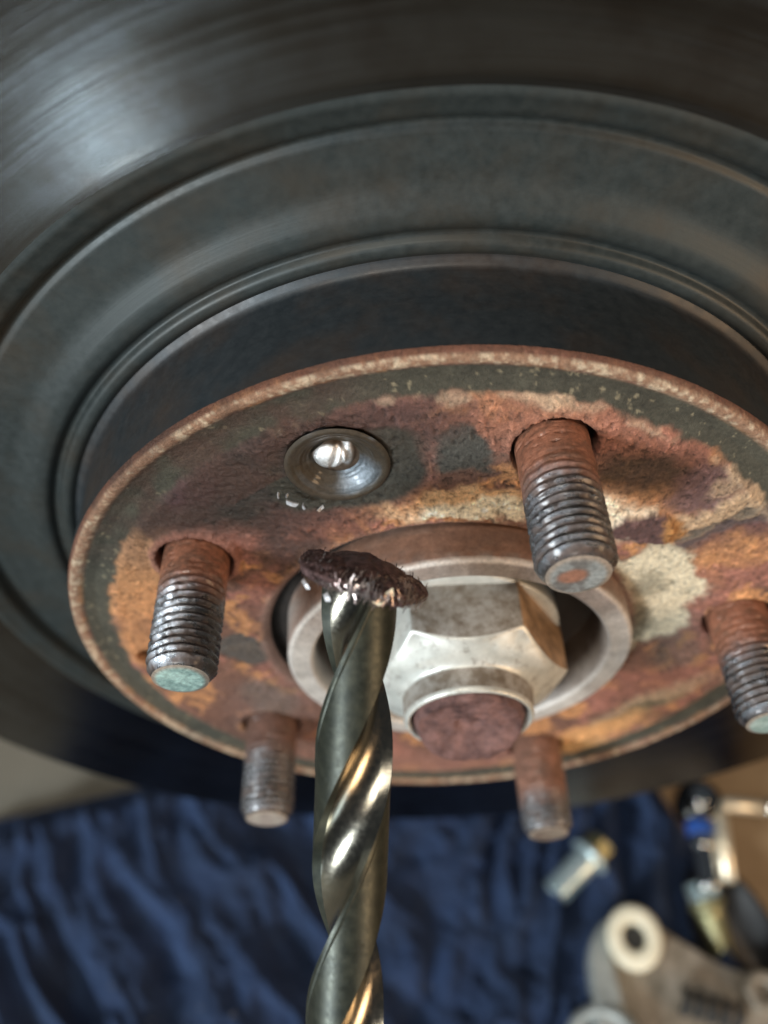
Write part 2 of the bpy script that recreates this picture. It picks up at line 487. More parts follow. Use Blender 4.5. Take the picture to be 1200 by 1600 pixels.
    pit = sstep(.60, .72, fbm(X * 1.4, Z * 1.4, 4, 15.))[..., None]
    col = col * (1 - .55 * pit); hgt = hgt - .35 * pit[..., 0]
    flk = sstep(.60, .70, fbm(X * .8 + 3, Z * .8, 4, 25.))[..., None] * (hgt > -.2)[..., None]
    col = col * (1 + .45 * flk); hgt = hgt + .3 * flk[..., 0]
    # outer groove and bright lip
    dr = r + (fbm(X * .35, Z * .35, 4, 90.) - .5) * 3.0
    g = sstep(67.4, 68.6, dr) * (1 - sstep(72.9, 74.2, r))
    gcol = cs(.060, .056, .040)[None, :] * (0.6 + .9 * fbm(X * .3, Z * .3, 4, 12.)[..., None])
    eb = (np.exp(-((dr - 67.2) / .8) ** 2) * sstep(.45, .6, fbm(X * .2, Z * .2, 3, 99.)) * (X > -35))[..., None]
    col = col * (1 - .5 * eb) + cs(.50, .37, .25) * .5 * eb
    speck = .55 * sstep(.70, .80, fbm(X * .9, Z * .9, 3, 44.))[..., None]
    gcol = gcol * (1 - speck) + cs(.36, .30, .19) * speck
    col = col * (1 - g[..., None]) + gcol * g[..., None]
    return col, hgt, g, rough


def hat_face():
    nr, nt_ = 118, 1500
    rr = np.linspace(36.6, 76.2, nr); th = np.arange(nt_) / nt_ * 2 * PI
    R_, T_ = np.meshgrid(rr, th, indexing='ij')
    x = R_ * np.cos(T_); z = R_ * np.sin(T_); X = x + ROT[0]; Z = z + ROT[2]
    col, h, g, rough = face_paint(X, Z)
    metal_ = np.full(X.shape, .12)
    # base profile: flat face, shallow groove, rounded lip
    y = np.interp(R_, [36.6, 37.6, 38.4, 66.8, 68.2, 71.0, 73.2, 74.3, 75.2, 75.8, 76.2], [1.6, .5, 0, 0, .75, 1.15, .7, 0.05, 0.0, .45, 1.6])
    inner = sstep(36.8, 39, R_) * (1 - g * .8)
    fine = (fbm(X * 1.1, Z * 1.1, 4, 3.) - .5) * .5
    y = y - (h * .55 + fine) * inner * (1 - sstep(66, 68, R_) * .6)
    # rust scale ends in a ragged step at the groove
    # lip colour
    lipn = -.04 + .35 * fbm(X * .12, Z * .12, 3, 61.) + .65 * fbm(X * 1.1, Z * 1.1, 4, 64.)
    lip = sstep(73.3, 74.2, R_ + (lipn - .5) * 1.2) * (1 - sstep(75.5, 76.1, R_))
    lc = cs(.30, .17, .105)[None, None] * (1 - sstep(.4, .65, lipn))[..., None] + cs(.60, .47, .33)[None, None] * sstep(.4, .65, lipn)[..., None]
    col = col * (1 - lip[..., None]) + lc * lip[..., None]
    outer = sstep(75.5, 76.0, R_ + (lipn - .5) * .6)[..., None]
    col = col * (1 - outer) + cs(.15, .06, .035) * outer
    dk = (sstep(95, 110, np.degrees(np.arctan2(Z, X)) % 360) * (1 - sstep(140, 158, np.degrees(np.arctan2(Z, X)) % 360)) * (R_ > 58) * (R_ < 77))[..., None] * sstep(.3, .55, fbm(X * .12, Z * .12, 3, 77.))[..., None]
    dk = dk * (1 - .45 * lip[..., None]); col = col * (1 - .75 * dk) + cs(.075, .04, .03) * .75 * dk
    # bore edge: pinkish bright line
    be = (1 - sstep(37.2, 39.6, R_ + (fbm(X * .4, Z * .4, 3) - .5) * 2))[..., None]
    col = col * (1 - be) + cs(.34, .20, .15) * be
    # stud holes
    for i, (sx, sz) in enumerate(STUDS):
        d = np.hypot(X - sx - (.25 if i == 0 else -.2), Z - sz)
        hole = 1 - sstep(6.6, 7.1, d)
        y = y + hole * 3.5
        col = col * (1 - hole[..., None] * .93)
        ring = sstep(6.5, 7.0, d) * (1 - sstep(7.8, 8.9, d + .8 * (fbm(X, Z, 2) - .5)))
        if i == 1:
            y = y - ring * 1.0
            col = col * (1 - .8 * ring[..., None]) + cs(.30, .13, .09) * .8 * ring[..., None]
        else:
            y = y - ring * .25
    # countersink of the retaining screw
    d = np.hypot(X - SCREW[0], Z - SCREW[1])
    k = 1 - sstep(8.15, 8.6, d)
    y = y + np.where(d < 8.6, np.clip(8.6 - d, 0, 6.5) * 1.0 * k, 0)
    col = col * (1 - k[..., None]) + cs(.085, .050, .028) * k[..., None]
    wet = 1 - sstep(10.5, 14, d)
    # small threaded jacking hole at far left
    d = np.hypot(X + 65.6, Z + 1.4); k = 1 - sstep(2.2, 2.8, d)
    y = y + k * 3; col = col * (1 - k[..., None] * .95)
    oil = np.clip(blob(X, Z, -38, 52, 26, 16, .5, edge=.4), 0, 1)
    rough = rough - .28 * oil - .2 * wet
    metal_ = metal_ + .25 * oil
    V = np.stack([x, y, z], -1).reshape(-1, 3)
    F = grid_faces(nr, nt_, wrap_v=True, flip=False)
    surf = np.stack([rough, metal_, rough * 0], -1).reshape(-1, 3)
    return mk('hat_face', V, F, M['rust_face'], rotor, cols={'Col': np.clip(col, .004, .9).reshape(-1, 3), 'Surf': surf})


hat_face()
V, F = lathe([(36.6, 1.55), (36.3, 7.5), (40, 7.6)], 160)
mk('hat_bore', V, F, M['dark'], rotor)
prof = fillet([(76.15, 1.5), (76.4, 6), (76.6, 14), (77.0, 19.6), (78.6, 20.6)], .9, 4)
V, F = lathe(prof, 256); mk('hat_wall', V, F, M['hat_wall'], rotor)
prof = fillet([(78.6, 20.6), (79.6, 19.6), (81.2, 19.7), (82.0, 20.9), (82.8, 20.9), (84.0, 19.5), (86.2, 19.5), (90.5, 21.2), (98.0, 21.3), (99.0, 21.9), (99.8, 21.6),
               (100.8, 19.3), (102.8, 18.7), (104.2, 18.1), (105.3, 18.2)], 1.6, 5)
V, F = lathe(prof, 320); mk('inner_land', V, F, M['hat_iron'], rotor)
prof = fillet([(105.3, 18.2), (106.6, 18.3), (148.0, 17.5), (150.0, 18.6), (150.2, 26.2)], .5, 3)
V, F = lathe(prof, 320); fr = mk('friction_ring', V, F, M['friction'], rotor)
prof = fillet([(150.2, 34.0), (150.0, 41), (104, 41.5), (78, 41.5), (78, 44)], .5, 3)
V, F = lathe(prof, 160); mk('rear_friction_ring', V, F, M['friction'], rotor)
# cooling vanes between the two plates
for k in range(40):
    a = k / 40 * 2 * PI; c, s = math.cos(a), math.sin(a); c2, s2 = math.cos(a + .035), math.sin(a + .035)
    V = []
    for r in (104, 149.2):
        for (cc, ss) in ((c, s), (c2, s2)):
            for y in (26.1, 34.1): V.append((r * cc, y, r * ss))
    if k == 0:
        vane = mk('cooling_vane', V, [[0, 1, 3, 2], [4, 6, 7, 5], [0, 4, 5, 1], [2, 3, 7, 6], [0, 2, 6, 4], [1, 5, 7, 3]], M['hat_iron'], rotor, smooth=False)
    else:
        o = vane.copy(); C.objects.link(o); o.parent = rotor; o.rotation_euler = (0, -a, 0)

# ------------------------------------------------------------------ hub with studs, pilot, nut and axle
hub = tag(empty('wheel_hub', (0, 0, 0)), 'rusty wheel hub with five threaded studs and pale axle nut in the middle', 'wheel hub')
V, F = lathe([(30, 4), (66, 4), (66.5, 5), (66.5, 13), (40, 16), (38, 60), (0.01, 60)], 128)
mk('hub_flange', V, F, M['dark'], hub)
prof = fillet([(35.4, 7.4), (35.2, 1.0), (35.0, -4.9), (34.3, -5.7), (30.4, -5.7), (29.8, -5.0), (29.4, 6.5), (16, 7)], .5, 4)
prof = [tuple(np.array(prof[i]) + (np.array(prof[i + 1]) - np.array(prof[i])) * t) for i in range(len(prof) - 1) for t in (0, .25, .5, .75)] + [prof[-1]]
V, F = lathe(prof, 384)
V = np.array(V); vr = np.hypot(V[:, 0], V[:, 2]); va = np.arctan2(V[:, 2], V[:, 0])
X2 = np.cos(va) * 30; Z2 = np.sin(va) * 30
n = fbm(X2 * .18 + V[:, 1] * .2, Z2 * .18 + V[:, 1] * .3, 4, 6.)[:, None]; n3 = fbm(X2 * .5 + V[:, 1] * .9, Z2 * .5 - V[:, 1] * .7, 4, 16.)[:, None]
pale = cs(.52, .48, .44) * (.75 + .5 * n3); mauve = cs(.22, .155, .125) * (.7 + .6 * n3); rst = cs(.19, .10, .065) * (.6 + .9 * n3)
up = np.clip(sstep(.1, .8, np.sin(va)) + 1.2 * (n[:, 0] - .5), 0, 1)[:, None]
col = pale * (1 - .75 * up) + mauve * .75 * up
outer = (sstep(34.5, 34.9, vr) * sstep(-5.6, -4.0, V[:, 1] + 2.2 * (n3[:, 0] - .5)))[:, None] * (.35 + .65 * up)
col = col * (1 - outer) + rst * outer
edge = (np.exp(-((vr - 34.6) / .35) ** 2) * (V[:, 1] < -4.5))[:, None] * .6 + (np.exp(-((vr - 30.1) / .3) ** 2) * (V[:, 1] < -4))[:, None] * .6
col = col * (1 - edge) + cs(.68, .62, .56) * edge
inn = (sstep(29.75, 29.5, vr) * sstep(-4.5, 1.0, V[:, 1] + 3 * (n[:, 0] - .5)))[:, None] if False else ((vr < 29.8) * sstep(-4.0, 1.5, V[:, 1] + 4 * (n[:, 0] - .5)))[:, None]
col = col * (1 - inn) + cs(.07, .045, .03) * inn  # shade inside the recess painted onto the inner wall and floor
rgh = .46 + .25 * outer[:, 0]
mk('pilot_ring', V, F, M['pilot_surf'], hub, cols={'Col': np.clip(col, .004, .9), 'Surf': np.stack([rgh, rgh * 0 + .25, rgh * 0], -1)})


def axle_nut():
    n = 384; AF = 18.3
    th = np.arange(n) / n * 2 * PI
    lo = (th + PI / 6 + .0) % (PI / 3) - PI / 6          # facet centred on +z below
    th_h = th
    fa = th_h - PI / 2 + .035; lo = (fa + PI / 6) % (PI / 3) - PI / 6; fi = np.floor((fa + PI / 6) / (PI / 3)).astype(int) % 6
    hexr = np.minimum(AF / np.cos(lo), 20.9)
    V = []; rows = [(7, 1, .0), (1.3, 1, 0), (1.0, 1, 0), (-10.9, 1, 0), (-11.5, .975, .15), (-12.1, .92, .5), (-12.6, .85, .85), (-12.9, .79, 1)]
    for y, f, rd in rows:
        r = hexr * (1 - rd) + 19.0 * rd
        cut = np.where((y < -5) & (y > -12.5), (hexr - AF) * .8, 0)
        for a, q, cu in zip(th, r, cut): V.append((q * f * math.cos(a) + .7, y + cu, q * f * math.sin(a)))
    # chamfer cuts the corners: front rows are limited by a cone
    for (y, r) in [(-13.2, 14.4), (-13.6, 13.4), (-14.2, 12.95), (-18.0, 12.75), (-18.6, 12.65), (-19.0, 12.35), (-19.0, 11.9), (-18.6, 11.6), (-14, 11.5)]:
        for a in th: V.append((r * math.cos(a) + .9, y, r * math.sin(a)))
    k = len(V) // n
    V = np.array(V).reshape(k, n, 3)
    F = grid_faces(k, n, wrap_v=True)
    o = mk('axle_nut', V.reshape(-1, 3), F, M['nut'], hub)
    o.data.materials.append(M['nut_shade_facet'])
    rowi = np.repeat(np.arange(k - 1), n); coli = np.tile(np.arange(n), k - 1)
    facet = (rowi >= 1) & (rowi <= 2)
    band = (rowi == 10) & (np.sin(th[coli]) > .15)
    idx = np.zeros(len(rowi), int); idx[band] = 1
    idx[facet & (fi[coli] == 0)] = 1; idx[facet & (fi[coli] == 5)] = 2; idx[facet & (fi[coli] == 4)] = 2  # top facet gets painted shade, right-hand facets the painted warm bounce
    o.data.materials.append(M['nut_warm_bounce'])
    o.data.polygons.foreach_set('material_index', idx)
    return o


axle_nut()
prof = fillet([(21.0, 6.9), (21.4, 1.6), (21.2, .9), (20.0, .7), (17.5, .9)], .3, 2)
V, F = lathe(prof, 128); mk('nut_washer', V, F, M['nut'], hub)
# rusty end of the axle inside the nut collar
nr, nt_ = 26, 120
R_, T_ = np.meshgrid(np.linspace(0.05, 11.4, nr), np.arange(nt_) / nt_ * 2 * PI, indexing='ij')
x = R_ * np.cos(T_); z = R_ * np.sin(T_)
y = -19.6 - .7 * (fbm(x * .35, z * .35, 4, 5.) - .5) * 2 + sstep(10.0, 11.4, R_) * 3.2 - .9 * (1 - sstep(2.0, 3.2, R_)) * -1
low = sstep(1.0, -9.0, z)
y = y - 2.6 * low * sstep(2, 9, R_); x = x * (1 + .05 * low * sstep(7, 11, R_)); z = z * (1 + .08 * low * sstep(7, 11, R_))
mk('axle_end', np.stack([x + .9, y, z], -1).reshape(-1, 3), grid_faces(nr, nt_, wrap_v=True), M['axle'], hub)


def stud(i, L, tip, rust_to, label, spot=None, seed=0., shine=.75, rustcol=(.26, .105, .06), scrape_glint=False):
    nt_, ny = 96, 210
    ys = np.linspace(4, -L, ny)
    Y_, T_ = np.meshgrid(ys, np.arange(nt_) / nt_ * 2 * PI, indexing='ij')
    ph = (-Y_ / 1.5 - T_ / (2 * PI)) % 1.0
    tri = np.abs(ph - .5) * 2
    prof = np.clip((tri - .12) / .76, 0, 1)
    run = sstep(2.5, 6.0, -Y_ + 1.5 * (fbm(T_ * 1.3, Y_ * .3, 3, seed) - .5))
    wear = .55 + .5 * fbm(T_ * 2 + 3, Y_ * .25, 3, seed + 7)
    clog = 1 - .72 * (1 - sstep(rust_to - 3, rust_to + 2, -Y_))
    r = 6.05 - prof * .78 * run * wear * clog
    r = r + .22 * (fbm(T_ * 3, Y_ * .9, 4, seed + 2) - .5) * (1 + 1.2 * (1 - sstep(rust_to - 2, rust_to + 4, -Y_)))
    nick = sstep(.64, .74, fbm(T_ * 4 + 1, Y_ * 1.1, 4, seed + 60)); r = r - .45 * nick * (1 - prof)
    dirt = sstep(.52, .66, fbm(T_ * 2.5, Y_ * .7, 4, seed + 80))
    lead = sstep(L - 2.2, L, -Y_)
    r = np.minimum(r, 6.05 - lead * 1.35)
    x = r * np.cos(T_); z = r * np.sin(T_)
    n = fbm(T_ * 2.2, Y_ * .45, 4, seed + 30)
    t = sstep(rust_to - 3.5, rust_to + 3.5, -Y_ + 6 * (n - .5))[..., None]
    rustc = cs(*rustcol) * (.55 + n[..., None] * .9)
    steel = cs(.13, .135, .145) * (.7 + n[..., None] * .6)
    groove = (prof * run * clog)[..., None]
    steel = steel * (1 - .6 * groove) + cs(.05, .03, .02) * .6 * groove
    col = rustc * (1 - t) + steel * t
    col = col * (1 - .5 * dirt[..., None]) + cs(.10, .055, .035) * .5 * dirt[..., None]
    t = t * (1 - .55 * dirt[..., None]) * (1 - .5 * nick[..., None])
    if scrape_glint:
        sm = np.exp(-((T_ - 1.95) / .40) ** 2) * sstep(.36, .52, fbm(T_ * 3 + 4, Y_ * .35, 4, 5.)) * sstep(6, 9, -Y_) * (1 - .5 * prof * run)  # specular glint painted in as a silvery streak along the scraped threads
        col = col * (1 - sm[..., None]) + cs(.66, .70, .76) * sm[..., None]
    rough = .60 - .36 * t[..., 0]; met = .15 + shine * t[..., 0]
    V = np.stack([x, Y_, z], -1).reshape(-1, 3)
    F = grid_faces(ny, nt_, wrap_v=True)
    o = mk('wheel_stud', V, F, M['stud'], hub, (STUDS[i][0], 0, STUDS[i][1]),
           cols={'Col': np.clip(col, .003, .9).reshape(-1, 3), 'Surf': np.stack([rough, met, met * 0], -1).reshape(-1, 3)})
    o['label'] = label
    # flat end
    k = 14
    R_, T2 = np.meshgrid(np.linspace(0.02, 4.72, k), np.arange(nt_) / nt_ * 2 * PI, indexing='ij')
    x = R_ * np.cos(T2); z = R_ * np.sin(T2)
    yy = -L - .32 * sstep(4.72, 3.8, R_) - .15 * (fbm(x * .9, z * .9, 3, seed) - .5) * (R_ < 4.5)
    n = fbm(x * .45, z * .45, 4, seed + 3)[..., None]
    c = np.array(tip[0]) * (1 - sstep(.38, .62, n)) + np.array(tip[1]) * sstep(.38, .62, n)
    rim = sstep(3.7, 4.4, R_)[..., None]
    c = c * (1 - rim) + cs(.30, .24, .19) * rim
    if spot:
        b = blob(x, z, spot[0], spot[1], spot[2], spot[2] * .75, .3, .25)[..., None]
        c = c * (1 - .8 * b) + cs(.34, .14, .08) * .8 * b
    mk('stud_end', np.stack([x, yy, z], -1).reshape(-1, 3), grid_faces(k, nt_, wrap_v=True), M['stud'], o,
       cols={'Col': np.clip(c, .003, .9).reshape(-1, 3), 'Surf': np.stack([R_ * 0 + .5, R_ * 0 + .3, R_ * 0], -1).reshape(-1, 3)})
    return o


LS = 23.6
stud(0, LS, [(.15, .14, .13), (.28, .29, .28)], 8.5, 'largest stud, grey end with an orange rust spot', spot=(-.9, .2, 2.1), seed=3.)
stud(1, LS, [(.24, .36, .33), (.42, .58, .52)], 8.0, 'stud with pale teal paint on its end and a silvery glint painted on its scraped threads', seed=13., scrape_glint=True)
stud(2, LS - .5, [(.36, .30, .26), (.46, .42, .36)], 9, 'short rusty stud with clogged threads', seed=23., shine=.5, rustcol=(.15, .08, .06))
stud(3, LS, [(.18, .13, .10), (.26, .21, .16)], 16, 'brown rusty stud with dull end', seed=37., shine=.25, rustcol=(.25, .125, .085))
stud(4, LS, [(.26, .36, .33), (.40, .50, .46)], 10, 'dark stud with fine threads and a greenish end', seed=47.)

# ------------------------------------------------------------------ drilled retaining screw
scr = tag(empty('retaining_screw', (SCREW[0], 0, SCREW[1])), 'drilled out countersunk screw with bright fresh cut metal in its pit', 'screw')
prof = fillet([(8.6, .75), (8.1, .45), (7.6, .5), (7.0, .85), (6.4, 1.0), (5.8, 1.5), (5.2, 2.0), (4.6, 2.4), (4.1, 2.7), (3.6, 2.9)], .35, 4)
V, F = lathe(prof, 96)
V = np.array(V); a = np.arctan2(V[:, 2], V[:, 0]); rr = np.hypot(V[:, 0], V[:, 2])
V[:, 1] += .25 * (fbm(a * 2 + 5, rr * .5, 3) - .5) + .028 * np.sin(rr * 9.0) * (rr < 7.4)
bright = np.clip(sstep(.50, 1.0, np.cos(a + .85)) + .5 * (fbm(a * 1.5 + 8, rr * .6, 3) - .5), 0, 1)[:, None] * (1 - sstep(6.6, 7.5, rr + .8 * (fbm(a * 3, rr, 3) - .5)))[:, None]  # sheen painted on the lower-right wall, the rest stays dark brown
grn = cs(.20, .225, .25) * (.75 + .5 * fbm(a * 3 + 2, rr * 3, 3)[:, None])
col = cs(.050, .036, .022) * (1 - bright) + grn * bright
mk('drilled_cone', V, F, M['stud'], scr, cols={'Col': col, 'Surf': np.stack([.55 - .27 * bright[:, 0], .35 + .6 * bright[:, 0], 0 * rr], -1)})
nr, nt_ = 40, 110
R_, T_ = np.meshgrid(np.linspace(.02, 4.3, nr), np.arange(nt_) / nt_ * 2 * PI, indexing='ij')
x = R_ * np.cos(T_); z = R_ * np.sin(T_)
bl = blob(x, z, -1.3, 1.2, 2.35, 2.5, .1, .22)
dome = np.clip(1 - ((x + 1.2) / 2.9) ** 2 - ((z - 1.1) / 3.0) ** 2, 0, 1)
bl = sstep(.12, .4, dome)
y = 3.1 - 2.5 * np.sqrt(dome) + .7 * blob(x, z, -.3, 1.4, .5, 2.4, -.35, .6) - .25 * (fbm(x * .6, z * .6, 3, 4.) - .5) * (R_ < 4) - 1.0 * blob(x, z, 1.9, 1.0, .8, 2.4, -.1, .5)
bc = np.clip(bl + blob(x, z, 1.6, .8, 1.0, 2.6, -.1, .4) * .8, 0, 1)[..., None]  # pale freshly cut metal, its highlight shape painted in as well
col = cs(.09, .06, .04) * (1 - bc) + cs(.80, .80, .80) * bc
mk('fresh_cut_core', np.stack([x, y, z], -1).reshape(-1, 3), grid_faces(nr, nt_, wrap_v=True), M['stud'], scr,
   cols={'Col': col.reshape(-1, 3), 'Surf': np.stack([.45 - .2 * bc[..., 0], .3 + .4 * bc[..., 0], R_ * 0], -1).reshape(-1, 3)})

# ------------------------------------------------------------------ drill bit
TIP = Vector((-15.8, -21.1, 52.1)); END = Vector((-22.3, -71.2, 11.6))
ax = (END - TIP).normalized()
drill = empty('drill_bit', TIP, Vector((0, 0, -1)).rotation_difference(ax).to_euler())
tag(drill, 'twist drill bit with shiny spiral flutes, its tip caked with brown swarf', 'drill bit')


def drill_body(phase=0.0):
    R = 5.75; pitch = 77.0; Lf = 78
    n = 216; th = np.arange(n) / n * 2 * PI
    # cross-section: two lands with a raised margin, two deep flutes
    rho, cc = 1.147, 1.497
    half = math.acos((cc * cc + 1 - rho * rho) / (2 * cc))
    land = PI - 2 * half

    def sect(t):
        t = t % PI                      # one land + one flute per half turn
        if t < land:
            if t < .13: return R
            if t < .17: return R * (1 - .03 * (t - .13) / .04)
            return R * .97
        a = t - land - half             # concave arc of the flute
        q = cc * math.cos(a); disc = q * q - (cc * cc - rho * rho)
        return R * min(.97, q - math.sqrt(max(disc, 0)))
    sec = np.array([sect(t) for t in th])
    zs = np.concatenate([[-2.2], np.linspace(.2, Lf, 270)])
    V = []
    for z in zs:
        ang = phase + 2 * PI * z / pitch
        sc_ = 1.0
        if z < 0: sc_ = .12
        fl = float(sstep(Lf - 14, Lf, z)); rr = (sec * (1 - fl) + R * .97 * fl) * sc_
        V += [(r * math.cos(t - ang), r * math.sin(t - ang), -z) for r, t in zip(rr, th)]
    k = len(zs)
    F = grid_faces(k, n, wrap_v=True, flip=True)
    o = mk('fluted_body', V, F, M['drill'], drill)
    o.data.materials.append(M['drill_land'])
    coli = np.tile(np.arange(n), k - 1)
    o.data.polygons.foreach_set('material_index', (((th[coli] + .02) % PI) < land + .03).astype(int))
    me = o.data
    # sharp edges along margins and flute lips
    sharp = np.zeros(n, bool)
    for t0 in (0.0, .17, land, PI, PI + .17, PI + land): sharp[int(round(t0 / (2 * PI) * n)) % n] = True
    vs = np.zeros(len(me.edges) * 2, int); me.edges.foreach_get('vertices', vs); vs = vs.reshape(-1, 2)
    along = (vs[:, 0] % n) == (vs[:, 1] % n)
    at = me.attributes.new('sharp_edge', 'BOOLEAN', 'EDGE'); at.data.foreach_set('value', along & sharp[vs[:, 0] % n])
    V, F = lathe([(5.85, -Lf), (5.85, -Lf - 34), (5.3, -Lf - 34.6), (.01, -Lf - 34.6)], 64, axis='z')
    V = [(x, y, z) for x, y, z in V]
    mk('shank', V, F, M['drill'], drill)


drill_body(phase=1.135)


bpy.context.view_layer.update()
body = [c for c in drill.children if c.name.startswith('fluted_body')][0]


def dust_on_body():
    rnd = random.Random(8); V = []; F = []
    for q in range(230):
        z = -rnd.uniform(1, 68) * S; a = rnd.random() * 2 * PI; n = Vector((math.cos(a), math.sin(a), 0))
        ok, loc, nn, _ = body.ray_cast(n * .02 + Vector((0, 0, z)), -n)
        if not ok: continue
        loc = loc / S
        t = nn.orthogonal().normalized(); t = (t * math.cos(q) + nn.cross(t) * math.sin(q)).normalized()
        w_ = nn.cross(t); L_ = rnd.uniform(.08, .34); k = len(V); b = rnd.uniform(.02, .05)
        for sgn in (-1, 0, 1):
            p = loc + t * L_ * sgn + nn * (.09 if sgn == 0 else .02)
            V += [p + w_ * b, p - w_ * b]
        F += [[k, k + 1, k + 3, k + 2], [k + 2, k + 3, k + 5, k + 4]]
    o = mk('steel_dust', V, F, M['bright'], drill); o['kind'] = 'stuff'


dust_on_body()

# ------------------------------------------------------------------ swarf clump on the tip
def swarf():
    rnd = random.Random(4)
    root = empty('swarf_clump', TIP, drill.rotation_euler)
    tag(root, 'brown clump of metal swarf wrapped round the tip of the drill bit', 'swarf')
    nu, nv = 420, 80
    U, Vv = np.meshgrid(np.arange(nu) / nu * 2 * PI, np.arange(nv) / nv * 2 * PI, indexing='ij')
    big = 5.9; a = 3.7; b = 1.85
    lump = fbm(np.cos(U) * 1.3 + 5, np.sin(U) * 1.3 + Vv * .0 + 5, 3)
    n = fbm(U * 2.5, Vv * 1.6, 4, 4.) - .5
    n = n * sstep(0, .5, np.minimum(U, 2 * PI - U)) * sstep(0, .5, np.minimum(Vv, 2 * PI - Vv))
    wire = np.abs(fbm(U * 14 + 1.2 * np.sin(Vv), Vv * .9 + 9, 3, 8.) - .5) * 2
    wire = wire * sstep(0, .2, np.minimum(U, 2 * PI - U)) * sstep(0, .3, np.minimum(Vv, 2 * PI - Vv))
    rad = (1 + .14 * np.sin(U * 2 + 1.0) + .08 * np.sin(U * 5 + .4)) * (1 - .30 * wire) + .55 * n + .35 * (lump - .5)
    rx = big + a * rad * np.cos(Vv); z = b * rad * np.sin(Vv) + .6
    x = rx * np.cos(U); y = rx * np.sin(U)
    P = np.stack([x, y, z], -1).reshape(-1, 3)
    e = Euler((.10, .26, .0)).to_matrix(); P = P @ np.array(e).T + np.array([.4, 0, .6])
    mk('swarf_mass', P, grid_faces(nu, nv, wrap_u=True, wrap_v=True), M['swarf'], root)
    # cap over the point
    U, Q = np.meshgrid(np.arange(64) / 64 * 2 * PI, np.linspace(0.01, 1, 20), indexing='ij')
    rr = Q * 6.6 * (1 + .12 * np.sin(3 * U + 1)); x = rr * np.cos(U); y = rr * np.sin(U)
    z = 3.2 * np.sqrt(np.clip(1 - Q ** 2, 0, 1)) + .9 * (fbm(x * .5 + 9, y * .5 + 9, 4) - .5) * 2 * (1 - Q) + .8
    P = np.stack([x, y, z], -1).reshape(-1, 3) @ np.array(e).T + np.array([.4, 0, .6])
    mk('swarf_cap', P, grid_faces(64, 20, wrap_u=True), M['swarf'], root)
    # curls and hairs: thin ribbons
    V = []; F = []
    def ribbon(pts, wd, nrm):
        i0 = len(V)
        for p in pts:
            V.append(p + nrm * wd); V.append(p - nrm * wd)
        for k in range(len(pts) - 1):
            F.append([i0 + 2 * k, i0 + 2 * k + 1, i0 + 2 * k + 3, i0 + 2 * k + 2])
    em = e
    for q in range(2200):
        u = rnd.random() * 2 * PI; vv = rnd.uniform(-2.6, 2.6) if q % 3 else rnd.uniform(-1.6, 0)
        nrm = Vector((math.cos(u) * math.cos(vv), math.sin(u) * math.cos(vv), math.sin(vv) * .8)).normalized()
        base = Vector(((big + a * .98 * math.cos(vv)) * math.cos(u), (big + a * .98 * math.cos(vv)) * math.sin(u), b * .98 * math.sin(vv) + .6))
        tang = Vector((-math.sin(u), math.cos(u), rnd.uniform(-.5, .5))).normalized()
        side = (nrm.cross(tang)).normalized()
        d = (tang * rnd.uniform(-.5, .5) + side * rnd.choice((-1, 1)) * rnd.uniform(.5, 1) + nrm * rnd.uniform(-.05, .14)).normalized()
        Lr = rnd.uniform(.6, 1.7); bend = nrm * rnd.uniform(-.5, .2)
        pts = [Vector(em @ (base + nrm * .05 + d * Lr * t + bend * t * t * Lr)) + Vector((.4, 0, .6)) for t in (0, .33, .66, 1)]
        wn = Vector(em @ (d.cross(nrm))).normalized()
        ribbon(pts, rnd.uniform(.03, .11), wn)
    o = mk('swarf_hair', V, F, M['swarf_fibre'], root, smooth=True); o['kind'] = 'stuff'
    # bright chips stuck in it
    def chip(p, size, rot):
        w_, h_, t_ = size
        V = [(sx * w_ * (1 + .15 * sy), sy * h_, sz * t_ + .12 * sx * sx) for sx in (-1, 0, 1) for sy in (-1, 1) for sz in (-1, 1)]
        F = []
        for c_ in (0, 1):
            k = c_ * 4
            F += [[k + 1, k + 5, k + 7, k + 3], [k, k + 2, k + 6, k + 4], [k, k + 4, k + 5, k + 1], [k + 2, k + 3, k + 7, k + 6]]
        F += [[0, 1, 3, 2], [8, 10, 11, 9]]
        return V, F
    return root, chip


sw_root, chip = swarf()
Rinv = drill.rotation_euler.to_matrix().inverted()


def from_world(p):           # millimetre world point into the swarf clump's own frame
    return Rinv @ (Vector(p) - TIP)


camv = Vector((0.037, -0.631, 0.775)); camx = Vector((0.997, -0.027, -.07)); camy = Vector((.065, .775, .628))
for k, (dx, dy, dz, L_, W_, ang) in enumerate([(3.6, -1.0, 8.2, 1.5, .5, .6), (-7.2, 0.9, 8.6, .75, .24, -1.0), (-4.3, -.9, 8.2, .6, .36, -1.2), (1.5, .6, 8.4, .6, .2, -1.1)]):
    V, F = chip(None, (L_, W_, .14), None)
    o = mk('bright_chip', V, F, M['chip'] if k else M['bush'], sw_root, smooth=False)
    pw = TIP + camx * dx + camy * dy + camv * dz
    o.location = from_world(pw) * S
    base = Matrix((camx, camy, camv)).transposed() @ Euler((.25, .15, ang)).to_matrix()
    o.rotation_euler = (Rinv @ base).to_euler()

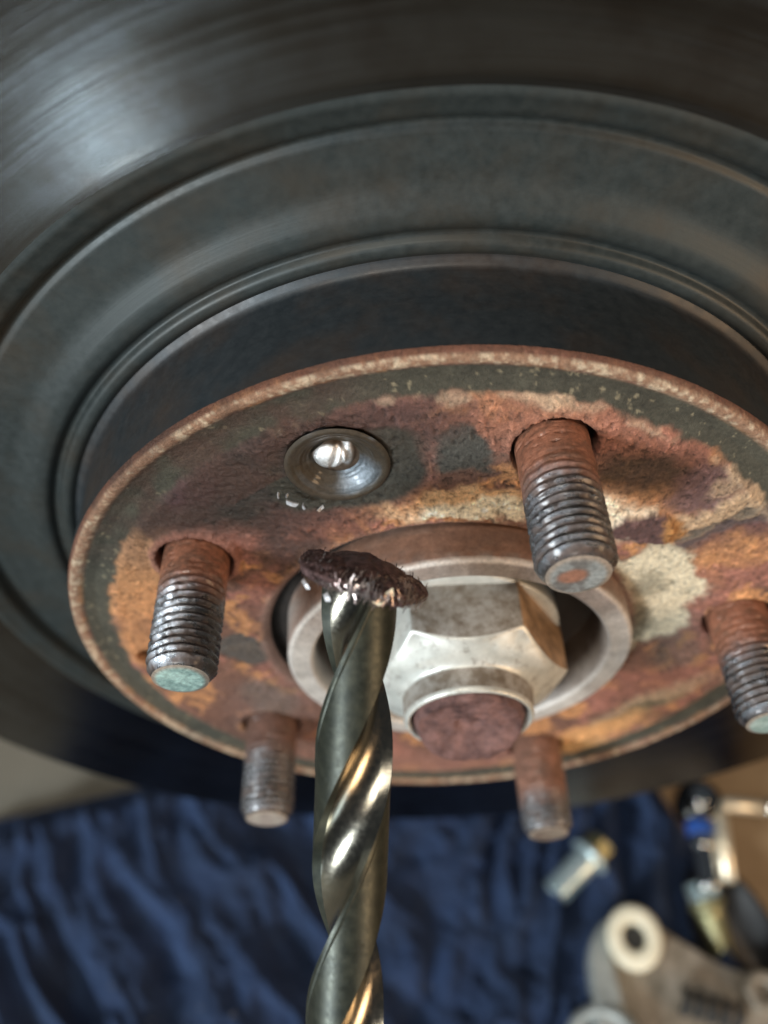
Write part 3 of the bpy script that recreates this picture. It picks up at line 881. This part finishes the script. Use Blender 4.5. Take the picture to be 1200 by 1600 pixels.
# chips lying below the screw and on the towel
chip_me = None
rnd = random.Random(11)
specs = [((-27.4, -1.0, 47.9), .95, 'on'), ((-25.6, -1.0, 47.0), .65, 'on'), ((-29.3, -1.0, 50.2), .5, 'on'), ((-22.8, -1.0, 46.2), .6, 'on'), ((-27.9, -1.0, 50.0), .4, 'on')]
for x, y in [(-118, -18), (-135, 28), (-160, -8), (-100, -22), (-142, -22), (20, 34), (-12, -12)]:
    specs.append(((x + rnd.uniform(-4, 4), y, 0), rnd.uniform(.4, .7), 'towel'))
dg = bpy.context.evaluated_depsgraph_get()
dg.update()
tw = bpy.data.objects['blue_towel']
for k, (p, s, where) in enumerate(specs):
    V, F = chip(None, (s, s * .45, .16 * s), None)
    if where == 'towel':
        hit, loc, nn, _ = tw.ray_cast(Vector((p[0] * S, p[1] * S, 0)), Vector((0, 0, -1)))
        if not hit: continue
        p = (p[0], p[1], loc.z / S + .3)
    o = mk('metal_chip', V, F, M['chip'], None, p, smooth=False, rot=(rnd.uniform(-.4, .4) + (PI / 2 if where == 'on' else 0), rnd.uniform(-.4, .4), rnd.uniform(0, 3)))
    if k == 0: tag(o, 'largest bright metal chip on the rusty face, just below left of the drilled screw', 'metal chip', 'metal chips by the drilled screw')
    elif where == 'on': tag(o, 'one of the smaller bright metal chips on the rusty face around the largest chip', 'metal chip', 'metal chips by the drilled screw')
    else: tag(o, 'tiny bright metal chip fallen on the blue towel', 'metal chip', 'metal chips on the towel')


# ------------------------------------------------------------------ things on the towel
def cyl_between(p, q, prof, n=48, caps=(True, True)):
    """profile (r, t in mm along p->q)"""
    p = Vector(p); q = Vector(q); d = (q - p).normalized()
    rot = Vector((0, 1, 0)).rotation_difference(d).to_matrix()
    V, F = lathe(prof, n, caps=caps)
    return [tuple(rot @ Vector(v)) for v in V], F


def hexprism(r, y0, y1, ch=.8):
    n = 48; V = []
    th = np.arange(n) / n * 2 * PI
    lo = (th + PI / 6) % (PI / 3) - PI / 6
    hx = r / np.cos(lo)
    for y, f in ((y0, 0), (y0 + ch * .6, 1), (y1 - ch * .6, 1), (y1, 0)):
        rr = np.minimum(hx, r * 1.02) if f == 0 else hx
        V += [(a * math.cos(t), y, a * math.sin(t)) for a, t in zip(rr, th)]
    F = grid_faces(4, n, wrap_v=True).tolist()
    F += [list(range(n)), list(range(3 * n, 4 * n))[::-1]]
    return V, F


def lay_along(root_name, p, q):
    p = Vector(p); q = Vector(q)
    o = empty(root_name, p); o.rotation_euler = Vector((0, 1, 0)).rotation_difference((q - p).normalized()).to_euler()
    return o


TZ = FZ + 17
# short bolt with pale sleeve
b = lay_along('caliper_bolt', (46.5, 22.5, TZ + 8), (70.5, 42.5, TZ + 9))
tag(b, 'short pale blue zinc bolt with flange and olive nut lying on the towel', 'bolt')
V, F = lathe(fillet([(6.1, 0), (6.4, .8), (6.5, 22), (6.9, 24)], .3, 2), 40, caps=(True, True)); mk('shank', V, F, M['teal_zinc'], b)
V, F = lathe(fillet([(7, 22.5), (9.6, 23), (9.8, 24.8), (7, 26.2)], .4, 2), 40, caps=(True, True)); mk('flange', V, F, M['teal_zinc'], b)
V, F = hexprism(6.3, 26, 33.5); mk('hex_head', V, F, M['olive'], b, smooth=False)

# ratchet with deep socket
RX, RY, RZ = 120.5, 54.0, -274.0
rt = empty('ratchet', (RX, RY, RZ)); tag(rt, 'dark chrome ratchet head with a slim socket and blue band at the towel edge', 'ratchet')
V, F = lathe(fillet([(0.01, 7), (9, 7), (11, 5), (11, -6), (9, -8), (0.01, -8)], 1.4, 3), 56, axis='z'); mk('ratchet_head', V, F, M['darkchrome'], rt, (2, 7, -2))
V, F = lathe(fillet([(3.4, -6), (3.4, -4), (5.0, -3), (5.0, 4), (3.2, 4.4), (.01, 4.4)], .5, 3), 40, axis='z'); mk('reverse_lever', V, F, M['chrome'], rt, (2, 7, 6))
for nm, pr, mt in (('socket_base', [(4.6, -3), (6.0, -2), (6.0, 3)], 'chrome'), ('blue_band', [(6.05, 3), (6.4, 3.3), (6.4, 9.5), (6.05, 9.8)], 'blue_band'),
                   ('socket', [(6.0, 9.8), (6.0, 15), (5.4, 16), (5.4, 29), (6.0, 30), (6.0, 33.5), (5.2, 34.5), (4.4, 34.4), (4.2, 30), (0.01, 29.5)], 'chrome')):
    V, F = lathe(fillet(pr, .4, 3), 48); o = mk(nm, V, F, M[mt], rt, (0, 0, 0)); o.rotation_euler = (0, 0, PI - .10)

# L-shaped bar added to stand in for a reflection, against the socket
hk = empty('reflection_bar', (RX + 11.5, RY, RZ + 1)); tag(hk, 'pale L-shaped bar, added for a reflection, whose long arm ends at the right frame edge, beside the ratchet', 'reflection bar')
def rod(path, r, n=24):
    V = []
    P = [Vector(p) for p in path]
    for i, p in enumerate(P):
        t = (P[min(i + 1, len(P) - 1)] - P[max(i - 1, 0)]).normalized()
        u = t.cross(Vector((0, 0, 1))).normalized(); v = t.cross(u)
        for k in range(n):
            a = k / n * 2 * PI; V.append(p + (u * math.cos(a) + v * math.sin(a)) * r)
    F = grid_faces(len(P), n, wrap_v=True).tolist() + [list(range(n)), list(range((len(P) - 1) * n, len(P) * n))[::-1]]
    return [tuple(v) for v in V], F
bend = [(-1.6 + 6 - 6 * math.cos(a), -1 + 6 * math.sin(a), 0) for a in np.linspace(0, PI / 2, 8)]
V, F = rod([(-5.6, -31, 0), (-2.0, -5, 0)] + bend + [(24, 2.0, 0)], 3.6); mk('bent_rod', V, F, M['pale_bar'], hk)
V, F = lathe(fillet([(.01, -4.6), (3.2, -3.6), (4.6, 0), (3.2, 3.6), (.01, 4.6)], 1., 3), 32); mk('ball_end', V, F, M['chrome'], hk, (24, 2, 0))

# tapered guide bolt
g = lay_along('guide_bolt', (115, 22, TZ + 4), (121, -16, TZ - 3))
tag(g, 'tapering olive guide bolt with pale head, below the ratchet on the towel', 'bolt')
V, F = hexprism(6.8, -3, 5); mk('hex_head', V, F, M['teal_zinc'], g, smooth=False)
V, F = lathe(fillet([(7, 5), (8.4, 5.6), (8.4, 8), (6.6, 9)], .3, 2), 40, caps=(True, True)); mk('flange', V, F, M['olive'], g)
V, F = lathe(fillet([(6.4, 9), (6.2, 14), (4.6, 26), (3.6, 38), (2.6, 40)], .4, 2), 40, caps=(True, True)); mk('shank', V, F, M['olive'], g)

rg = []
O = [(112, 32), (123, 34), (137, 26), (148, 2), (152, -20), (150, -44), (128, -40), (117, -22), (108, 4)]
# caliper bracket, standing tilted on the towel
br = empty('caliper_bracket', (76, -6, FZ + 14)); tag(br, 'cast iron brake caliper bracket with a cream bushing ring, lower right on the towel', 'caliper bracket')


def plate(outline, z0, z1, bev=2.0):
    """rounded slab from an outline (x, y)"""
    O = np.array(outline, float); n = len(O)
    c = O.mean(0)
    # resample as a closed Catmull-Rom curve
    P = []
    for i in range(n):
        p0, p1, p2, p3 = O[i - 1], O[i], O[(i + 1) % n], O[(i + 2) % n]
        for t in np.linspace(0, 1, 6, endpoint=False):
            P.append(.5 * ((2 * p1) + (-p0 + p2) * t + (2 * p0 - 5 * p1 + 4 * p2 - p3) * t * t + (-p0 + 3 * p1 - 3 * p2 + p3) * t ** 3))
    P = np.array(P); m = len(P)
    T = np.roll(P, -1, 0) - np.roll(P, 1, 0); Nn = np.stack([T[:, 1], -T[:, 0]], -1); Nn /= np.linalg.norm(Nn, axis=1)[:, None]
    area_ = np.sum(P[:, 0] * np.roll(P[:, 1], -1) - np.roll(P[:, 0], -1) * P[:, 1])
    if area_ < 0: Nn = -Nn
    rows = [(z0, -bev), (z0 + bev * .3, -bev * .3), (z0 + bev, 0), (z1 - bev, 0), (z1 - bev * .3, -bev * .3), (z1, -bev)]
    V = []
    for z, o_ in rows:
        Q = P + Nn * o_
        V += [(x, y, z) for x, y in Q]
    F = grid_faces(6, m, wrap_v=True).tolist() + [list(range(m))[::-1], list(range(5 * m, 6 * m))]
    return V, F


V, F = plate(O, 0, 6.5, 2.6)
V = np.array(V); V[:, 2] = FZ + 11 + V[:, 2] + 2.2 * (fbm(V[:, 0] * .08, V[:, 1] * .08, 3) - .5)
tag(mk('black_rag', V, F, M['rubber']), 'small folded black rag under the tapering guide bolt', 'rag')
V, F = plate([(-14, -36), (-15, -8), (-12, 8), (-2, 17), (8, 16), (22, 6), (40, -6), (58, -14), (60, -46), (44, -56), (26, -58), (10, -56), (-2, -48)], -4, 13, 1.2)
mk('bracket_arm', V, F, M['cast'], br, smooth=False)
V, F = plate([(-19, -44), (-20, -6), (-16, 8), (-8, 14), (-10, 2), (-8, -20), (-4, -44)], 4, 19, 1.2)
mk('bracket_rib', V, F, M['castgrey'], br, smooth=False)
V, F = lathe(fillet([(5.0, -2), (5.0, 8.6), (6.0, 9.6), (10.4, 9.6), (11.8, 8.2), (11.8, -4)], .8, 3), 64, axis='z')
o = mk('bushing', V, F, M['bush'], br, (1.5, 6, 16)); o.scale = (1, 1.12, 1); o.rotation_euler = (.12, -.12, 0)
V, F = lathe([(5.1, 2), (0.01, 2)], 32, axis='z'); o = mk('bushing_hole', V, F, M['rubber'], br, (1.5, 6, 16)); o.rotation_euler = (.12, -.12, 0)
V, F = lathe(fillet([(17, -8), (17, 10), (14.5, 12.5), (12, 12.5), (10.5, 9), (10.5, -8)], 1.4, 3), 64, axis='z')
o = mk('piston_cup', V, F, M['castgrey'], br, (-16, -34, 6)); o.rotation_euler = (.1, -.3, 0)
V, F = lathe(fillet([(3.4, -6), (3.4, 8.5), (4.6, 9.4), (7.4, 9.4), (8.2, 8), (8.4, -6)], .6, 3), 48, axis='z')
mk('eye_boss', V, F, M['cast'], br, (52, -17, 10))
th = []
for k in range(5):
    V, F = lathe(fillet([(4.2, 0), (5.9, 1.2), (5.9, 2.6), (4.2, 3.8)], .3, 2), 32)
    o = mk('boot_ridge', V, F, M['rubber'], br, (20 + 5.0 * k, -20 - 1.6 * k, 16)); o.rotation_euler = (.1, 0, PI / 2 - .3)
